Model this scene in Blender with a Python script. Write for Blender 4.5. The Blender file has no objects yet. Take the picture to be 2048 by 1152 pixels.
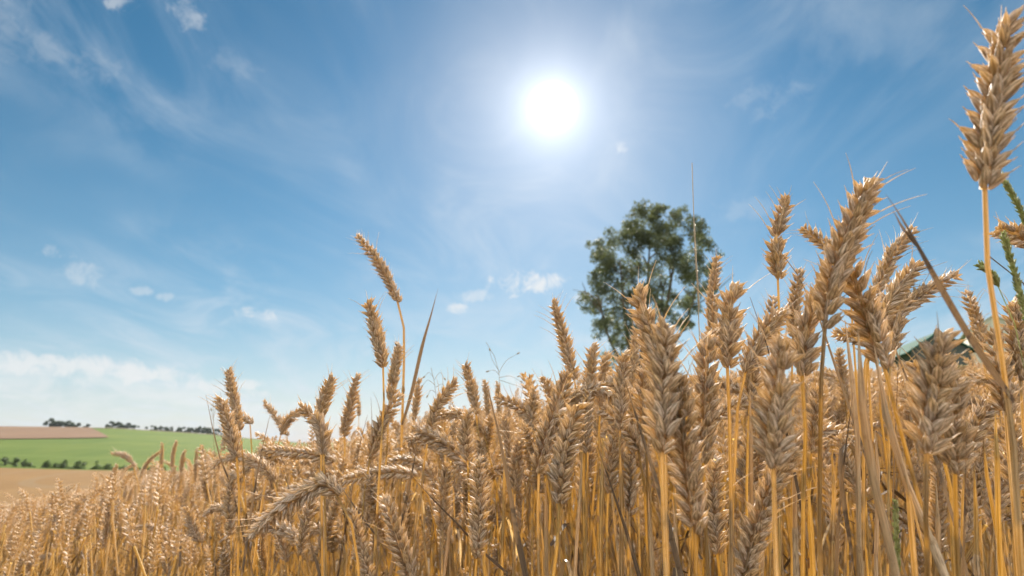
import bpy, math, random
import numpy as np
from mathutils import Vector, Matrix
R = math.radians
random.seed(11); rng = np.random.default_rng(11)
sc = bpy.context.scene
COL = sc.collection

# ------------------------------------------------------------------ camera
F = 1251.0; CAMZ = 0.80; PITCH = math.atan(304 / F)
cd = bpy.data.cameras.new('camera'); cam = bpy.data.objects.new('camera', cd); COL.objects.link(cam)
cam.location = (0, 0, CAMZ); cam.rotation_euler = (math.pi / 2 + PITCH, 0, 0)
cd.sensor_width = 36; cd.lens = F / 2048 * 36; cd.clip_start = 0.02; cd.clip_end = 20000
cd.dof.use_dof = True; cd.dof.focus_distance = 0.44; cd.dof.aperture_fstop = 12.5
sc.camera = cam
RIGHT = np.array([1., 0, 0]); UP = np.array([0, -math.sin(PITCH), math.cos(PITCH)]); FWD = np.array([0, math.cos(PITCH), math.sin(PITCH)])
CAM = np.array([0, 0, CAMZ])
def ray(px, py):
    return RIGHT * ((px - 1024) / F) + UP * ((576 - py) / F) + FWD
def at(px, py, d):                        # picture point (2048 wide) at depth d
    return CAM + ray(px, py) * d
def proj(P):
    v = np.asarray(P) - CAM; z = v @ FWD
    return 1024 + F * (v @ RIGHT) / z, 576 - F * (v @ UP) / z
# ------------------------------------------------------------------ world, sun, exposure
EXPO = 1.88
SUN = ray(1105, 215); SUN = SUN / np.linalg.norm(SUN)
SUN_EL = math.asin(SUN[2]); SUN_AZ = math.atan2(SUN[0], SUN[1])
sc.view_settings.view_transform = 'Standard'; sc.view_settings.look = 'None'
sc.view_settings.exposure = EXPO; sc.view_settings.gamma = 1.0
try: sc.view_settings.use_curve_mapping = False
except Exception: pass
W = bpy.data.worlds.new("World"); sc.world = W; W.use_nodes = True

class NT:                                   # small node-building helper
    def __init__(s, tree): s.t = tree; s.n = tree.nodes; s.l = tree.links
    def new(s, typ, **kw):
        n = s.n.new(typ)
        for k, v in kw.items(): setattr(n, k, v)
        return n
    def put(s, sock, v):
        if isinstance(v, bpy.types.NodeSocket): s.l.new(v, sock)
        elif v is not None: sock.default_value = v
    def m(s, op, a, b=None, c=None, clamp=False):
        n = s.new('ShaderNodeMath', operation=op, use_clamp=clamp)
        for i, v in enumerate((a, b, c)):
            if v is not None: s.put(n.inputs[i], v)
        return n.outputs[0]
    def v(s, op, a, b=None):
        n = s.new('ShaderNodeVectorMath', operation=op)
        s.put(n.inputs[0], a)
        if b is not None: s.put(n.inputs[1], b)
        return n.outputs['Value'] if op in ('DOT_PRODUCT', 'LENGTH') else n.outputs[0]
    def noise(s, vec, scale, detail=4, rough=.55, dist=0):
        n = s.new('ShaderNodeTexNoise')
        if vec is not None: s.put(n.inputs['Vector'], vec)
        n.inputs['Scale'].default_value = scale; n.inputs['Detail'].default_value = detail
        n.inputs['Roughness'].default_value = rough; n.inputs['Distortion'].default_value = dist
        return n.outputs['Fac']
    def step(s, x, a, b):
        n = s.new('ShaderNodeMapRange', interpolation_type='SMOOTHSTEP')
        s.put(n.inputs['Value'], x); n.inputs['From Min'].default_value = a; n.inputs['From Max'].default_value = b
        return n.outputs[0]
    def lin(s, x, a, b, c=0., d=1.):
        n = s.new('ShaderNodeMapRange'); s.put(n.inputs['Value'], x)
        for k, q in zip(('From Min', 'From Max', 'To Min', 'To Max'), (a, b, c, d)): n.inputs[k].default_value = q
        return n.outputs[0]
    def mix(s, f, a, b, mode='MIX'):
        n = s.new('ShaderNodeMix', data_type='RGBA', blend_type=mode)
        s.put(n.inputs[0], f)
        for sock, v in ((n.inputs[6], a), (n.inputs[7], b)):
            if isinstance(v, (tuple, list)): v = (*v[:3], 1)
            s.put(sock, v)
        return n.outputs[2]
    def sep(s, vec):
        n = s.new('ShaderNodeSeparateXYZ'); s.put(n.inputs[0], vec); return n.outputs
    def comb(s, x, y, z):
        n = s.new('ShaderNodeCombineXYZ')
        for i, q in enumerate((x, y, z)): s.put(n.inputs[i], q)
        return n.outputs[0]
    def scale(s, vec, k):
        return s.v('MULTIPLY', vec, k)

def build_world():
    t = NT(W.node_tree); t.n.clear()
    out = t.new('ShaderNodeOutputWorld'); bg = t.new('ShaderNodeBackground')
    t.l.new(bg.outputs[0], out.inputs[0])
    sky = t.new('ShaderNodeTexSky', sky_type='NISHITA'); sky.sun_disc = False
    sky.sun_elevation = SUN_EL; sky.sun_rotation = SUN_AZ
    sky.altitude = 100; sky.air_density = 1.0; sky.dust_density = 0.25; sky.ozone_density = 3.0
    bg.inputs['Strength'].default_value = 0.05
    K = 1 / 0.05 / 2 ** EXPO
    hs = t.new('ShaderNodeHueSaturation'); t.l.new(sky.outputs[0], hs.inputs['Color'])
    hs.inputs['Saturation'].default_value = 1.78; hs.inputs['Hue'].default_value = 0.482; hs.inputs['Value'].default_value = 0.405
    col = hs.outputs[0]
    D = t.new('ShaderNodeTexCoord').outputs['Generated']
    x, y, z = t.sep(D)
    zz = t.m('MAXIMUM', z, 0.0)
    th = t.m('MULTIPLY', t.m('ARCCOSINE', t.m('MINIMUM', t.v('DOT_PRODUCT', D, tuple(SUN)), 0.999999)), 180 / math.pi)
    # cirrus: a thin sheet high above, streaked
    den = t.m('ADD', zz, 0.16)
    P = t.comb(t.m('DIVIDE', x, den), t.m('DIVIDE', y, den), 0.0)
    mp = t.new('ShaderNodeMapping'); t.put(mp.inputs['Vector'], P)
    mp.inputs['Rotation'].default_value = (0, 0, R(-38)); mp.inputs['Scale'].default_value = (1.7, 0.95, 1)
    n1 = t.noise(mp.outputs[0], 1.3, 8, .60, 1.7)
    n2 = t.noise(P, 0.9, 3, .5, .2)
    cir = t.m('MULTIPLY', t.step(n1, .36, .78), t.step(n2, .30, .62))
    low = t.m('POWER', t.m('SUBTRACT', 1.0, zz, clamp=True), 4.2)     # thicker air low down
    near = t.m('EXPONENT', t.m('DIVIDE', th, -22.0))
    veil = t.m('ADD', t.m('MULTIPLY', cir, .34), t.m('ADD', t.m('MULTIPLY', low, .76), t.m('MULTIPLY', near, .22)), clamp=True)
    wht = tuple(c * K for c in (.72, .79, .86))
    col = t.mix(veil, col, wht)
    # small cumulus and the low bank, each at its own bearing
    nz = t.noise(D, 34, 7, .66, .5); nb = t.noise(t.v('MULTIPLY', D, (1., 1., 2.2)), 13, 7, .64, .7)
    tot = None
    clouds = [(1060, 566, 85, 26, .95, nz), (1242, 297, 16, 13, .6, nz), (508, 624, 40, 13, .85, nz), (910, 617, 26, 13, .85, nz),
              (948, 592, 44, 16, .5, nz), (120, 506, 22, 10, .4, nz), (162, 545, 34, 18, .34, nz), (378, 24, 24, 24, .42, nz),
              (236, 4, 20, 14, .5, nz), (118, 104, 80, 24, .16, nz), (284, 581, 14, 8, .4, nz), (336, 596, 14, 8, .4, nz),
              (1540, 195, 70, 34, .14, nz), (470, 126, 50, 22, .12, nz), (1165, 592, 28, 16, .6, nz), (1040, 785, 90, 36, .9, nz),
              (50, 728, 110, 17, .85, nz), (160, 732, 110, 17, .85, nz), (275, 752, 110, 15, .85, nz), (385, 772, 95, 13, .8, nz), (478, 769, 50, 12, .8, nz), (525, 788, 34, 9, .7, nz), (110, 770, 260, 30, .55, nb), (320, 800, 240, 26, .5, nb), (1480, 420, 60, 22, .14, nz),
              (8, 60, 24, 40, .15, nz)]
    for px, py, hw, hh, op, nn in clouds:
        Dc = ray(px, py); L = np.linalg.norm(Dc); Dc = Dc / L
        e1 = np.cross(Dc, [0, 0, 1.]); e1 /= np.linalg.norm(e1); e2 = np.cross(e1, Dc)
        a = t.m('MULTIPLY', t.v('DOT_PRODUCT', D, tuple(e1)), F / L / hw * 1.0)
        b = t.m('MULTIPLY', t.v('DOT_PRODUCT', D, tuple(e2)), F / L / hh * 1.0)
        # flatter below, billowy above
        q = t.m('ADD', t.m('MULTIPLY', a, a), t.m('MULTIPLY', b, b))
        f = t.m('ADD', t.m('SUBTRACT', 1.0, q), t.m('MULTIPLY', t.m('SUBTRACT', nn, .5), 5.6))
        f = t.m('MULTIPLY', t.step(f, .0, 1.4), op * .82)
        fr = t.m('GREATER_THAN', t.v('DOT_PRODUCT', D, tuple(Dc)), 0.0)
        f = t.m('MULTIPLY', f, fr)
        tot = f if tot is None else t.m('MAXIMUM', tot, f)
    col = t.mix(tot, col, tuple(c * K for c in (.88, .88, .87)))
    # added bright cloud, unseen behind the camera, as front fill on the wheat
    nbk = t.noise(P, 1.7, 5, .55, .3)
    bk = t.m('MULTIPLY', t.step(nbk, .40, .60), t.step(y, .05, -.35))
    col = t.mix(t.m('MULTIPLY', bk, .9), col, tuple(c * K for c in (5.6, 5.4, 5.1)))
    # the sun's aureole
    g = t.m('ADD', t.m('MULTIPLY', t.step(th, 2.4, .6), 3.0 * K),
            t.m('ADD', t.m('MULTIPLY', t.m('EXPONENT', t.m('DIVIDE', th, -2.1)), 1.15 * K),
                t.m('MULTIPLY', t.m('EXPONENT', t.m('DIVIDE', th, -8.0)), .28 * K)))
    gcol = t.v('MULTIPLY', t.comb(g, g, g), (1.0, .985, .95))
    col = t.v('ADD', col, gcol)
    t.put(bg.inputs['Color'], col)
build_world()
sl = bpy.data.lights.new('sun', 'SUN'); sl.energy = 5.0; sl.angle = R(0.5); sl.color = (1, .93, .82)
so = bpy.data.objects.new('sun', sl); COL.objects.link(so)
so.rotation_euler = Vector(tuple(-SUN)).to_track_quat('-Z', 'Y').to_euler(); so.location = (0, 0, 30)
c = sc.cycles
c.max_bounces = 8; c.diffuse_bounces = 2; c.glossy_bounces = 2; c.transmission_bounces = 5; c.transparent_max_bounces = 8
c.caustics_reflective = False; c.caustics_refractive = False; c.sample_clamp_indirect = 6.0
c.use_denoising = True

# ------------------------------------------------------------------ materials
def mat(name):
    m = bpy.data.materials.new(name); m.use_nodes = True
    t = NT(m.node_tree); t.n.clear()
    return m, t, t.new('ShaderNodeOutputMaterial')
def finish(t, out, col, tr=None, trf=0.3, rough=.6, spec=.3, bump=None, bstr=.3, bdist=.001):
    p = t.new('ShaderNodeBsdfPrincipled'); t.put(p.inputs['Base Color'], col if not isinstance(col, tuple) else (*col, 1))
    p.inputs['Roughness'].default_value = rough; p.inputs['Specular IOR Level'].default_value = spec
    nrm = None
    if bump is not None:
        b = t.new('ShaderNodeBump'); b.inputs['Strength'].default_value = bstr; b.inputs['Distance'].default_value = bdist
        t.put(b.inputs['Height'], bump); nrm = b.outputs[0]; t.put(p.inputs['Normal'], nrm)
    if tr is None: t.l.new(p.outputs[0], out.inputs[0]); return
    q = t.new('ShaderNodeBsdfTranslucent'); t.put(q.inputs['Color'], tr if not isinstance(tr, tuple) else (*tr, 1))
    if nrm is not None: t.put(q.inputs['Normal'], nrm)
    mx = t.new('ShaderNodeMixShader'); mx.inputs[0].default_value = trf
    t.l.new(p.outputs[0], mx.inputs[1]); t.l.new(q.outputs[0], mx.inputs[2]); t.l.new(mx.outputs[0], out.inputs[0])

def straw_mat(name, cols, tr, trf, streak=(7, 1.2), dark=.55, rough=.42, veins=0, spec=.42):
    m, t, out = mat(name)
    st = t.new('ShaderNodeAttribute'); st.attribute_name = 'st'
    u, v, w = t.sep(st.outputs['Vector'])
    oi = t.new('ShaderNodeObjectInfo').outputs['Random']
    rnd = t.m('FRACT', t.m('ADD', oi, t.m('MULTIPLY', w, 7.31)))
    off = t.m('MULTIPLY', rnd, 37.0)
    sv = t.comb(t.m('ADD', t.m('MULTIPLY', u, streak[0]), off), t.m('MULTIPLY', v, streak[1]), off)
    s1 = t.noise(sv, 2.2, 3, .6)
    pos = t.new('ShaderNodeTexCoord').outputs['Object']
    blot = t.noise(pos, 190, 3, .6)
    a = t.mix(t.step(rnd, .05, .75), cols[0], cols[1])
    a = t.mix(t.m('MULTIPLY', t.step(t.m('FRACT', t.m('MULTIPLY', rnd, 3.7)), .45, .95), .8), a, cols[2])
    a = t.mix(t.m('MULTIPLY', t.step(blot, .58, .68), .5), a, cols[3])
    k = t.lin(s1, .38, .58, dark, 1.08)
    if veins:                                   # dark veins along each husk
        ph = t.m('ADD', t.m('MULTIPLY', u, 6.2832 * veins), t.m('MULTIPLY', s1, 5.0))
        k = t.m('MULTIPLY', k, t.lin(t.m('SINE', ph), .15, .8, 1.12, .26))
    colr = t.v('MULTIPLY', a, t.comb(k, k, k))
    trc = t.v('MULTIPLY', t.comb(*(tuple(tr))), t.comb(t.lin(s1, .3, .65, .7, 1), t.lin(s1, .3, .65, .66, 1), t.lin(s1, .3, .65, .6, 1)))
    finish(t, out, colr, trc, trf, rough, spec, s1, .5, .0004)
    return m
M = {}
M['husk'] = straw_mat('husk', [(.62, .50, .365), (.55, .475, .395), (.57, .42, .24), (.09, .072, .055)], (.98, .71, .34), .43, (4.2, .9), .42, .62, 7)
M['stem'] = straw_mat('straw', [(.45, .335, .145), (.46, .365, .235), (.15, .10, .05), (.14, .09, .05)], (.97, .665, .18), .43, (9, 14.), .5, .5, 5)
M['oldstraw'] = straw_mat('weathered_straw', [(.46, .34, .21), (.52, .41, .28), (.38, .26, .14), (.22, .16, .1)], (.8, .52, .2), .28, (9, 14.), .5, .5)
M['leaf'] = straw_mat('dry_leaf', [(.11, .078, .052), (.16, .12, .085), (.09, .06, .04), (.05, .035, .025)], (.30, .17, .07), .12, (10, 6.), .5, .75, 0, .06)
M['greenstem'] = straw_mat('green_grass', [(.28, .32, .10), (.34, .35, .15), (.46, .44, .26), (.18, .22, .07)], (.45, .52, .12), .4, (6, 40.), .5, .55)
M['finegrass'] = straw_mat('fine_grass', [(.40, .33, .24), (.36, .30, .22), (.45, .36, .24), (.2, .16, .12)], (.5, .4, .2), .25)

def soil():
    m, t, out = mat('soil_and_turf'); pos = t.new('ShaderNodeNewGeometry').outputs['Position']
    n = t.noise(pos, 3, 8, .65); n2 = t.noise(pos, .02, 4)
    colr = t.mix(t.step(n, .35, .7), (.10, .066, .036), (.24, .175, .10))
    dist = t.v('LENGTH', pos)
    far = t.mix(n2, (.09, .16, .035), (.16, .20, .06))
    colr = t.mix(t.step(dist, 18, 40), colr, far)
    finish(t, out, colr, None, 0, .9, .1, n, .6, .02); return m
M['soil'] = soil()
def field_mat(name, a, b, sc1=.35, lines=None, lcol=None):
    m, t, out = mat(name); pos = t.new('ShaderNodeNewGeometry').outputs['Position']
    x, y, z = t.sep(pos)
    mp = t.new('ShaderNodeMapping'); t.put(mp.inputs['Vector'], pos); mp.inputs['Rotation'].default_value = (0, 0, R(24)); mp.inputs['Scale'].default_value = (1, .18, 1)
    n = t.noise(mp.outputs[0], sc1, 6, .65); n2 = t.noise(pos, .012, 3); n3 = t.noise(pos, 3.5, 3, .7)
    f = t.m('ADD', t.m('MULTIPLY', n, .5), t.m('ADD', t.m('MULTIPLY', n2, .5), t.m('MULTIPLY', t.m('SUBTRACT', n3, .5), .35)))
    colr = t.mix(t.step(f, .3, .72), a, b)
    if lines:
        ang, per, w = lines
        q = t.m('ADD', t.m('MULTIPLY', x, math.cos(ang)), t.m('MULTIPLY', y, math.sin(ang)))
        q = t.m('ADD', q, t.m('MULTIPLY', t.m('SINE', t.m('MULTIPLY', y, .014)), 22.0))
        fr = t.m('ABSOLUTE', t.m('SUBTRACT', t.m('FRACT', t.m('DIVIDE', q, per)), .5))
        pair = t.m('ABSOLUTE', t.m('SUBTRACT', fr, .035))
        colr = t.mix(t.m('MULTIPLY', t.step(pair, w, w * .3), .85), colr, lcol)
    finish(t, out, colr, None, 0, .95, .05, n3, .5, .15); return m
M['wheatfield'] = field_mat('ripe_crop', (.10, .056, .02), (.165, .098, .038), .3, (R(38), 17., .05), (.12, .08, .04))
M['greenfield'] = field_mat('green_pasture', (.034, .064, .004), (.072, .094, .012), .12, (R(70), 60., .012), (.08, .12, .03))
M['ploughed'] = field_mat('ploughed_earth', (.092, .054, .032), (.125, .078, .048), .5)
M['margin'] = field_mat('dry_margin', (.17, .145, .09), (.2, .175, .11), .6)
def foliage_mat(name, a, b, tr, trf=.3):
    m, t, out = mat(name)
    st = t.new('ShaderNodeAttribute'); st.attribute_name = 'st'; w = t.sep(st.outputs['Vector'])[2]
    colr = t.mix(t.step(w, .1, .9), a, b)
    finish(t, out, colr, tr, trf, .6, .25); return m
M['treeleaf'] = foliage_mat('tree_leaf', (.044, .055, .036), (.074, .088, .052), (.12, .135, .05), .3)
M['farleaf'] = foliage_mat('far_tree_leaf', (.020, .032, .026), (.040, .055, .040), (.06, .09, .03), .2)
M['hedgeleaf'] = foliage_mat('hedge_leaf', (.035, .055, .020), (.07, .10, .035), (.1, .16, .03), .25)
def plain(name, colr, rough=.8, scale=8, var=.25, spec=.2):
    m, t, out = mat(name); pos = t.new('ShaderNodeTexCoord').outputs['Object']
    n = t.noise(pos, scale, 5, .6); k = t.lin(n, .3, .7, 1 - var, 1 + var)
    finish(t, out, t.v('MULTIPLY', colr, t.comb(k, k, k)), None, 0, rough, spec, n, .3, .01); return m
M['bark'] = plain('bark', (.10, .08, .06), .9, 6, .4)
M['roofgreen'] = plain('green_roof_sheet', (.014, .055, .042), .9, 1.2, .2, .05)
M['roofcream'] = plain('cream_roof_sheet', (.36, .32, .25), .9, 1., .12, .05)
M['walldark'] = plain('dark_boarding', (.05, .055, .05), .8, 3, .3)
M['wallcream'] = plain('cream_render', (.35, .32, .27), .8, 2, .12)
M['doorpaint'] = plain('door_paint', (.10, .10, .09), .6, 3, .2)

# ------------------------------------------------------------------ mesh tools
class Geo:
    """Collects vertices, quads and the per-vertex 'st' value (around, along, random)."""
    def __init__(s): s.V = []; s.Q = []; s.S = []; s.MI = []; s.n = 0
    def add(s, V, Q, S, mi=0):
        s.V.append(V); s.Q.append(Q + s.n); s.S.append(S); s.MI.append(np.full(len(Q), mi, np.int32)); s.n += len(V)
    def arrays(s):
        return np.concatenate(s.V), np.concatenate(s.Q), np.concatenate(s.S)
    def mesh(s, name, mats, smooth=True, origin=(0, 0, 0)):
        V, Q, S = s.arrays(); V = V - np.asarray(origin)
        me = bpy.data.meshes.new(name)
        me.vertices.add(len(V)); me.vertices.foreach_set('co', V.astype(np.float32).ravel())
        me.loops.add(len(Q) * 4); me.loops.foreach_set('vertex_index', Q.astype(np.int32).ravel())
        me.polygons.add(len(Q)); me.polygons.foreach_set('loop_start', np.arange(0, len(Q) * 4, 4, dtype=np.int32))
        for m_ in mats: me.materials.append(m_)
        me.polygons.foreach_set('material_index', np.concatenate(s.MI))
        me.polygons.foreach_set('use_smooth', np.full(len(Q), smooth, dtype=bool))
        a = me.attributes.new('st', 'FLOAT_VECTOR', 'POINT'); a.data.foreach_set('vector', S.astype(np.float32).ravel())
        me.update(calc_edges=True)
        return me
    def obj(s, name, mats, parent=None, origin=(0, 0, 0), smooth=True):
        """object placed at origin (world), mesh stored relative to it"""
        o = bpy.data.objects.new(name, s.mesh(name, mats if isinstance(mats, list) else [mats], smooth, origin))
        COL.objects.link(o)
        place(o, origin, parent); return o
WORLDPOS = {}
def place(o, origin, parent):
    WORLDPOS[o.name] = np.asarray(origin, float)
    if parent is not None:
        o.parent = parent; o.location = tuple(np.asarray(origin) - WORLDPOS[parent.name])
    else: o.location = tuple(origin)
def tag(o, label=None, cat=None, group=None, kind=None):
    for k, v in (('label', label), ('category', cat), ('group', group), ('kind', kind)):
        if v: o[k] = v
    return o
def empty(name, loc):
    o = bpy.data.objects.new(name, None); COL.objects.link(o); o.empty_display_size = .02
    place(o, loc, None); return o
def norm(v): return v / (np.linalg.norm(v) + 1e-12)
def grid_quads(n, k, closed=True):
    q = []
    kk = k if closed else k - 1
    i, j = np.meshgrid(np.arange(n - 1), np.arange(kk), indexing='ij'); j2 = (j + 1) % k
    return np.stack([i * k + j, i * k + j2, (i + 1) * k + j2, (i + 1) * k + j], -1).reshape(-1, 4)
def frames(P, u0):
    T = np.gradient(P, axis=0); T /= np.linalg.norm(T, axis=1)[:, None] + 1e-12
    U = np.zeros_like(P); u = norm(u0 - T[0] * (u0 @ T[0]))
    for i in range(len(P)):
        u = norm(u - T[i] * (u @ T[i])); U[i] = u
    return T, U, np.cross(T, U)
def smooth_curve(pts, n):
    P = np.asarray(pts, float)
    if len(P) == 2: P = np.array([P[0], (P[0] + P[1]) / 2, P[1]])
    d = np.r_[0, np.cumsum(np.linalg.norm(np.diff(P, axis=0), axis=1) ** .5 + 1e-9)]
    m = np.zeros_like(P)
    m[1:-1] = (P[2:] - P[:-2]) / (d[2:] - d[:-2])[:, None]
    m[0] = (P[1] - P[0]) / (d[1] - d[0]); m[-1] = (P[-1] - P[-2]) / (d[-1] - d[-2])
    s = np.linspace(0, d[-1], max(n * 4, 40)); i = np.clip(np.searchsorted(d, s, 'right') - 1, 0, len(P) - 2)
    h = (d[i + 1] - d[i]); t = (s - d[i]) / h; t = t[:, None]; h = h[:, None]
    C = (2*t**3 - 3*t**2 + 1) * P[i] + (t**3 - 2*t**2 + t) * h * m[i] + (-2*t**3 + 3*t**2) * P[i+1] + (t**3 - t**2) * h * m[i+1]
    L = np.r_[0, np.cumsum(np.linalg.norm(np.diff(C, axis=0), axis=1))]
    w = np.linspace(0, L[-1], n)
    return np.stack([np.interp(w, L, C[:, k]) for k in range(3)], 1), L[-1]
def tube(P, r, k=6, u0=np.array([.31, .9, .2]), rnd=0., squash=1.0):
    T, U, B = frames(P, u0); a = np.arange(k) / k * 2 * np.pi
    r = np.broadcast_to(np.asarray(r, float), (len(P),))
    V = P[:, None] + r[:, None, None] * (np.cos(a)[None, :, None] * U[:, None] + squash * np.sin(a)[None, :, None] * B[:, None])
    S = np.zeros((len(P), k, 3)); S[..., 0] = (np.arange(k) / k)[None]; S[..., 1] = np.linspace(0, 1, len(P))[:, None]; S[..., 2] = rnd
    return V.reshape(-1, 3), grid_quads(len(P), k), S.reshape(-1, 3)
def ribbon(P, w, side, rnd=0., fold=.35):
    """a folded blade: three vertices across"""
    T, U, B = frames(P, side); w = np.broadcast_to(np.asarray(w, float), (len(P),))
    V = np.stack([P - U * w[:, None], P + B * (w * fold)[:, None], P + U * w[:, None]], 1)
    S = np.zeros((len(P), 3, 3)); S[..., 0] = np.array([0, .5, 1])[None]; S[..., 1] = np.linspace(0, 1, len(P))[:, None]; S[..., 2] = rnd
    return V.reshape(-1, 3), grid_quads(len(P), 3, False), S.reshape(-1, 3)

# ------------------------------------------------------------------ wheat: floret > spikelet > ear
LODS = {0: (8, np.array([0, .10, .26, .45, .64, .80, .91, 1.]), np.array([.38, .82, 1., 1., .84, .54, .20, .03])),
        1: (5, np.array([0, .2, .5, .8, 1.]), np.array([.42, .95, 1., .56, .04])),
        2: (4, np.array([0, .45, 1.]), np.array([.4, 1., .05]))}
def floret(L, w, th, lod, bend, rnd):
    k, t, r = LODS[lod]; a = np.arange(k) / k * 2 * np.pi + (0 if lod else np.pi)
    ca, sa = np.cos(a), np.sin(a)
    keel = 1 + .22 * np.maximum(ca, 0) ** 4                       # a ridge along the back
    X = th / 2 * r[:, None] * (ca * keel)[None]; Y = w / 2 * r[:, None] * sa[None]; Z = np.repeat((t * L)[:, None], k, 1)
    X = X + (bend * L * (t ** 2 - .75 * t))[:, None]
    S = np.zeros((len(t), k, 3)); S[..., 0] = (np.arange(k) / k)[None]; S[..., 1] = t[:, None]; S[..., 2] = rnd
    return np.stack([X, Y, Z], -1).reshape(-1, 3), grid_quads(len(t), k), S.reshape(-1, 3)
def axis_rot(zdir, xhint):
    z = norm(np.asarray(zdir, float)); x = np.asarray(xhint, float); x = norm(x - z * (x @ z)); y = np.cross(z, x)
    return np.stack([x, y, z], 1)                                 # columns
def spikelet(lod, g, top=0.0, spread=1.0):
    """local frame: z along the ear, x away from the rachis, y across; metres"""
    G = Geo(); mm = .001
    def put(L, w, th, ty, tx, base, awn=0., hint=None):
        ty = R(ty) * spread + g.normal(0, .08); tx = R(tx) + g.normal(0, .08)
        d = np.array([math.sin(tx), math.sin(ty) * math.cos(tx), math.cos(ty) * math.cos(tx)])
        Rm = axis_rot(d, hint if hint is not None else (1, math.copysign(.7, ty) if abs(ty) > .1 else 0, 0))
        L = L * g.uniform(.92, 1.08) * mm; rn = g.random() * .14 + .02
        V, Q, S = floret(L, w * mm, th * mm, lod, .30, rn)
        G.add(V @ Rm.T + np.asarray(base) * mm, Q, S)
        if awn > 0 and lod < 2:
            tip = Rm @ np.array([.30 * .25 * L, 0, L * .97]) + np.asarray(base) * mm
            d2 = norm(d + np.array([.15, .1 * np.sign(ty), .5])); c_ = np.array([.5, .35 * np.sign(ty) + g.normal(0, .25), g.normal(0, .2)])
            n = 6 if lod == 0 else 3; s = np.linspace(0, 1, n)[:, None]
            P = tip + d2 * s * awn * mm + c_ * s ** 2 * awn * .30 * mm
            V, Q, S = tube(P, np.linspace(.34, .10, n) * mm, 3, rnd=rn); G.add(V, Q, S)
    aw = lambda: (g.uniform(1.5, 4.0) if g.random() > top else g.uniform(6, 20))
    if lod == 2:
        put(10.8, 4.6, 3.0, -29, 20, (.8, -1.2, 0), 0, (.5, -1, 0)); put(10.8, 4.6, 3.0, 29, 20, (.8, 1.2, 0), 0, (.5, 1, 0)); put(9.5, 4.4, 3.4, 0.5, 36, (1.6, 0, 1.5))
    else:
        for s in (-1, 1):
            put(8.4, 4.2, 2.5, s * 36, 15, (.6, s * 1.4, -.6), 1.6 if lod == 0 else 0, (.40, s, 0))
            put(10.6, 4.0, 3.1, s * 30, 22, (1.2, s * 1.0, .9), aw(), (.75, s * .8, 0))
        if g.random() < .75: put(g.uniform(8., 9.8), 3.9, 3.2, g.uniform(-10, 10), 31, (1.5, g.uniform(-.4, .4), 1.6), aw() if g.random() < .6 else 0)
        if lod == 0 and g.random() < .6: put(8.2, 3.4, 2.6, g.uniform(-14, 14), 24, (1.2, 0, 3.2), 1.5)
    return G.arrays()
SPK = {lod: [spikelet(lod, rng, t_, sp) for t_ in (0., .12, .55) for sp in ((.85, 1., 1.15, 1.) if lod < 2 else (.9, 1.1))] for lod in (0, 1, 2)}
SPKMESH = []
for V_, Q_, S_ in SPK[0]:
    G_ = Geo(); G_.add(V_, Q_, S_); SPKMESH.append(G_.mesh('spikelet', [M['husk']]))

def ear_layout(P, roll, scale, pitch, g):
    """spikelet positions along the centre line P (base -> tip); yields (variant slot, origin, 3x3)"""
    T, U, B = frames(P, np.array([0, -1., 0.]) if abs(norm(P[-1] - P[0])[1]) < .8 else np.array([0, 0, 1.]))
    seg = np.r_[0, np.cumsum(np.linalg.norm(np.diff(P, axis=0), axis=1))]; L = seg[-1]
    n = max(6, int(round(L / pitch))); res = []
    tw = g.uniform(-.8, .8)
    for i in range(n):
        s = (i + .15) / n; pos = np.array([np.interp(s * L * .93, seg, P[:, k]) for k in range(3)])
        j = min(len(P) - 1, int(s * (len(P) - 1) + .5)); a = roll + tw * s + g.normal(0, .09)
        u = math.cos(a) * U[j] + math.sin(a) * B[j]
        if i % 2: u = -u
        last = i == n - 1
        if not last and 1 < i and g.random() < (.012 if L < .5 else 0): continue      # a lost spikelet
        z = norm(T[j] + (0 if last else 1) * u * g.normal(.03, .05) + g.normal(0, .04, 3))
        Rm = axis_rot(z, np.cross(u, T[j]) if last else u)
        k = scale * 1.06 * (1 - .40 * s ** 2.4) * (.80 + .20 * min(1, s * 5)) * g.uniform(.90, 1.08)
        slot = 0 if s < .5 else (1 if s < .8 else 2)
        res.append((slot, pos + (0 if last else 1) * u * .0009 * scale, Rm * k))
    return res
def ear_geo(G, P, roll, scale, pitch, lod, g, mi=0, rachis=True, color=None):
    per = len(SPK[lod]) // 3; cr = g.random() if color is None else color
    for slot, pos, Rm in ear_layout(P, roll, scale, pitch, g):
        V, Q, S = SPK[lod][slot * per + g.integers(per)]
        S = S.copy(); S[:, 2] += cr
        G.add(V @ Rm.T + pos, Q, S, mi)
    if rachis:
        V, Q, S = tube(P[:max(3, int(len(P) * .9))], .0011 * scale, 4); G.add(V, Q, S, mi)

# ------------------------------------------------------------------ terrain
def sstep(x, a, b):
    t = np.clip((x - a) / (b - a), 0, 1); return t * t * (3 - 2 * t)
def terrain(x, y):
    x = np.asarray(x, float); y = np.asarray(y, float)
    left = -12 * (1 - np.exp(np.minimum(x, 0) * .13 / 12)); right = 4 * (1 - np.exp(-np.maximum(x, 0) * .15 / 4))
    yy = np.maximum(y, 0); u = x / np.maximum(y, 1e-3)
    fw = 2.5 * (1 - np.exp(-yy * .03 / 2.5)) * sstep(u, -.45, -.05)
    f = np.interp(u, [-1.4, -.8, -.62, -.47, -.37, -.25, -.1], [1.05, 1., .94, .68, .40, .12, 0])
    rise = .063 * np.maximum(yy - 280, 0); rise = np.where(yy > 700, 26.5 + 2 * (1 - np.exp(-(yy - 700) / 60)) - .02 * (yy - 700), rise)
    return left + right + fw + f * rise
def tz(x, y): return float(terrain(x, y))
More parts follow.
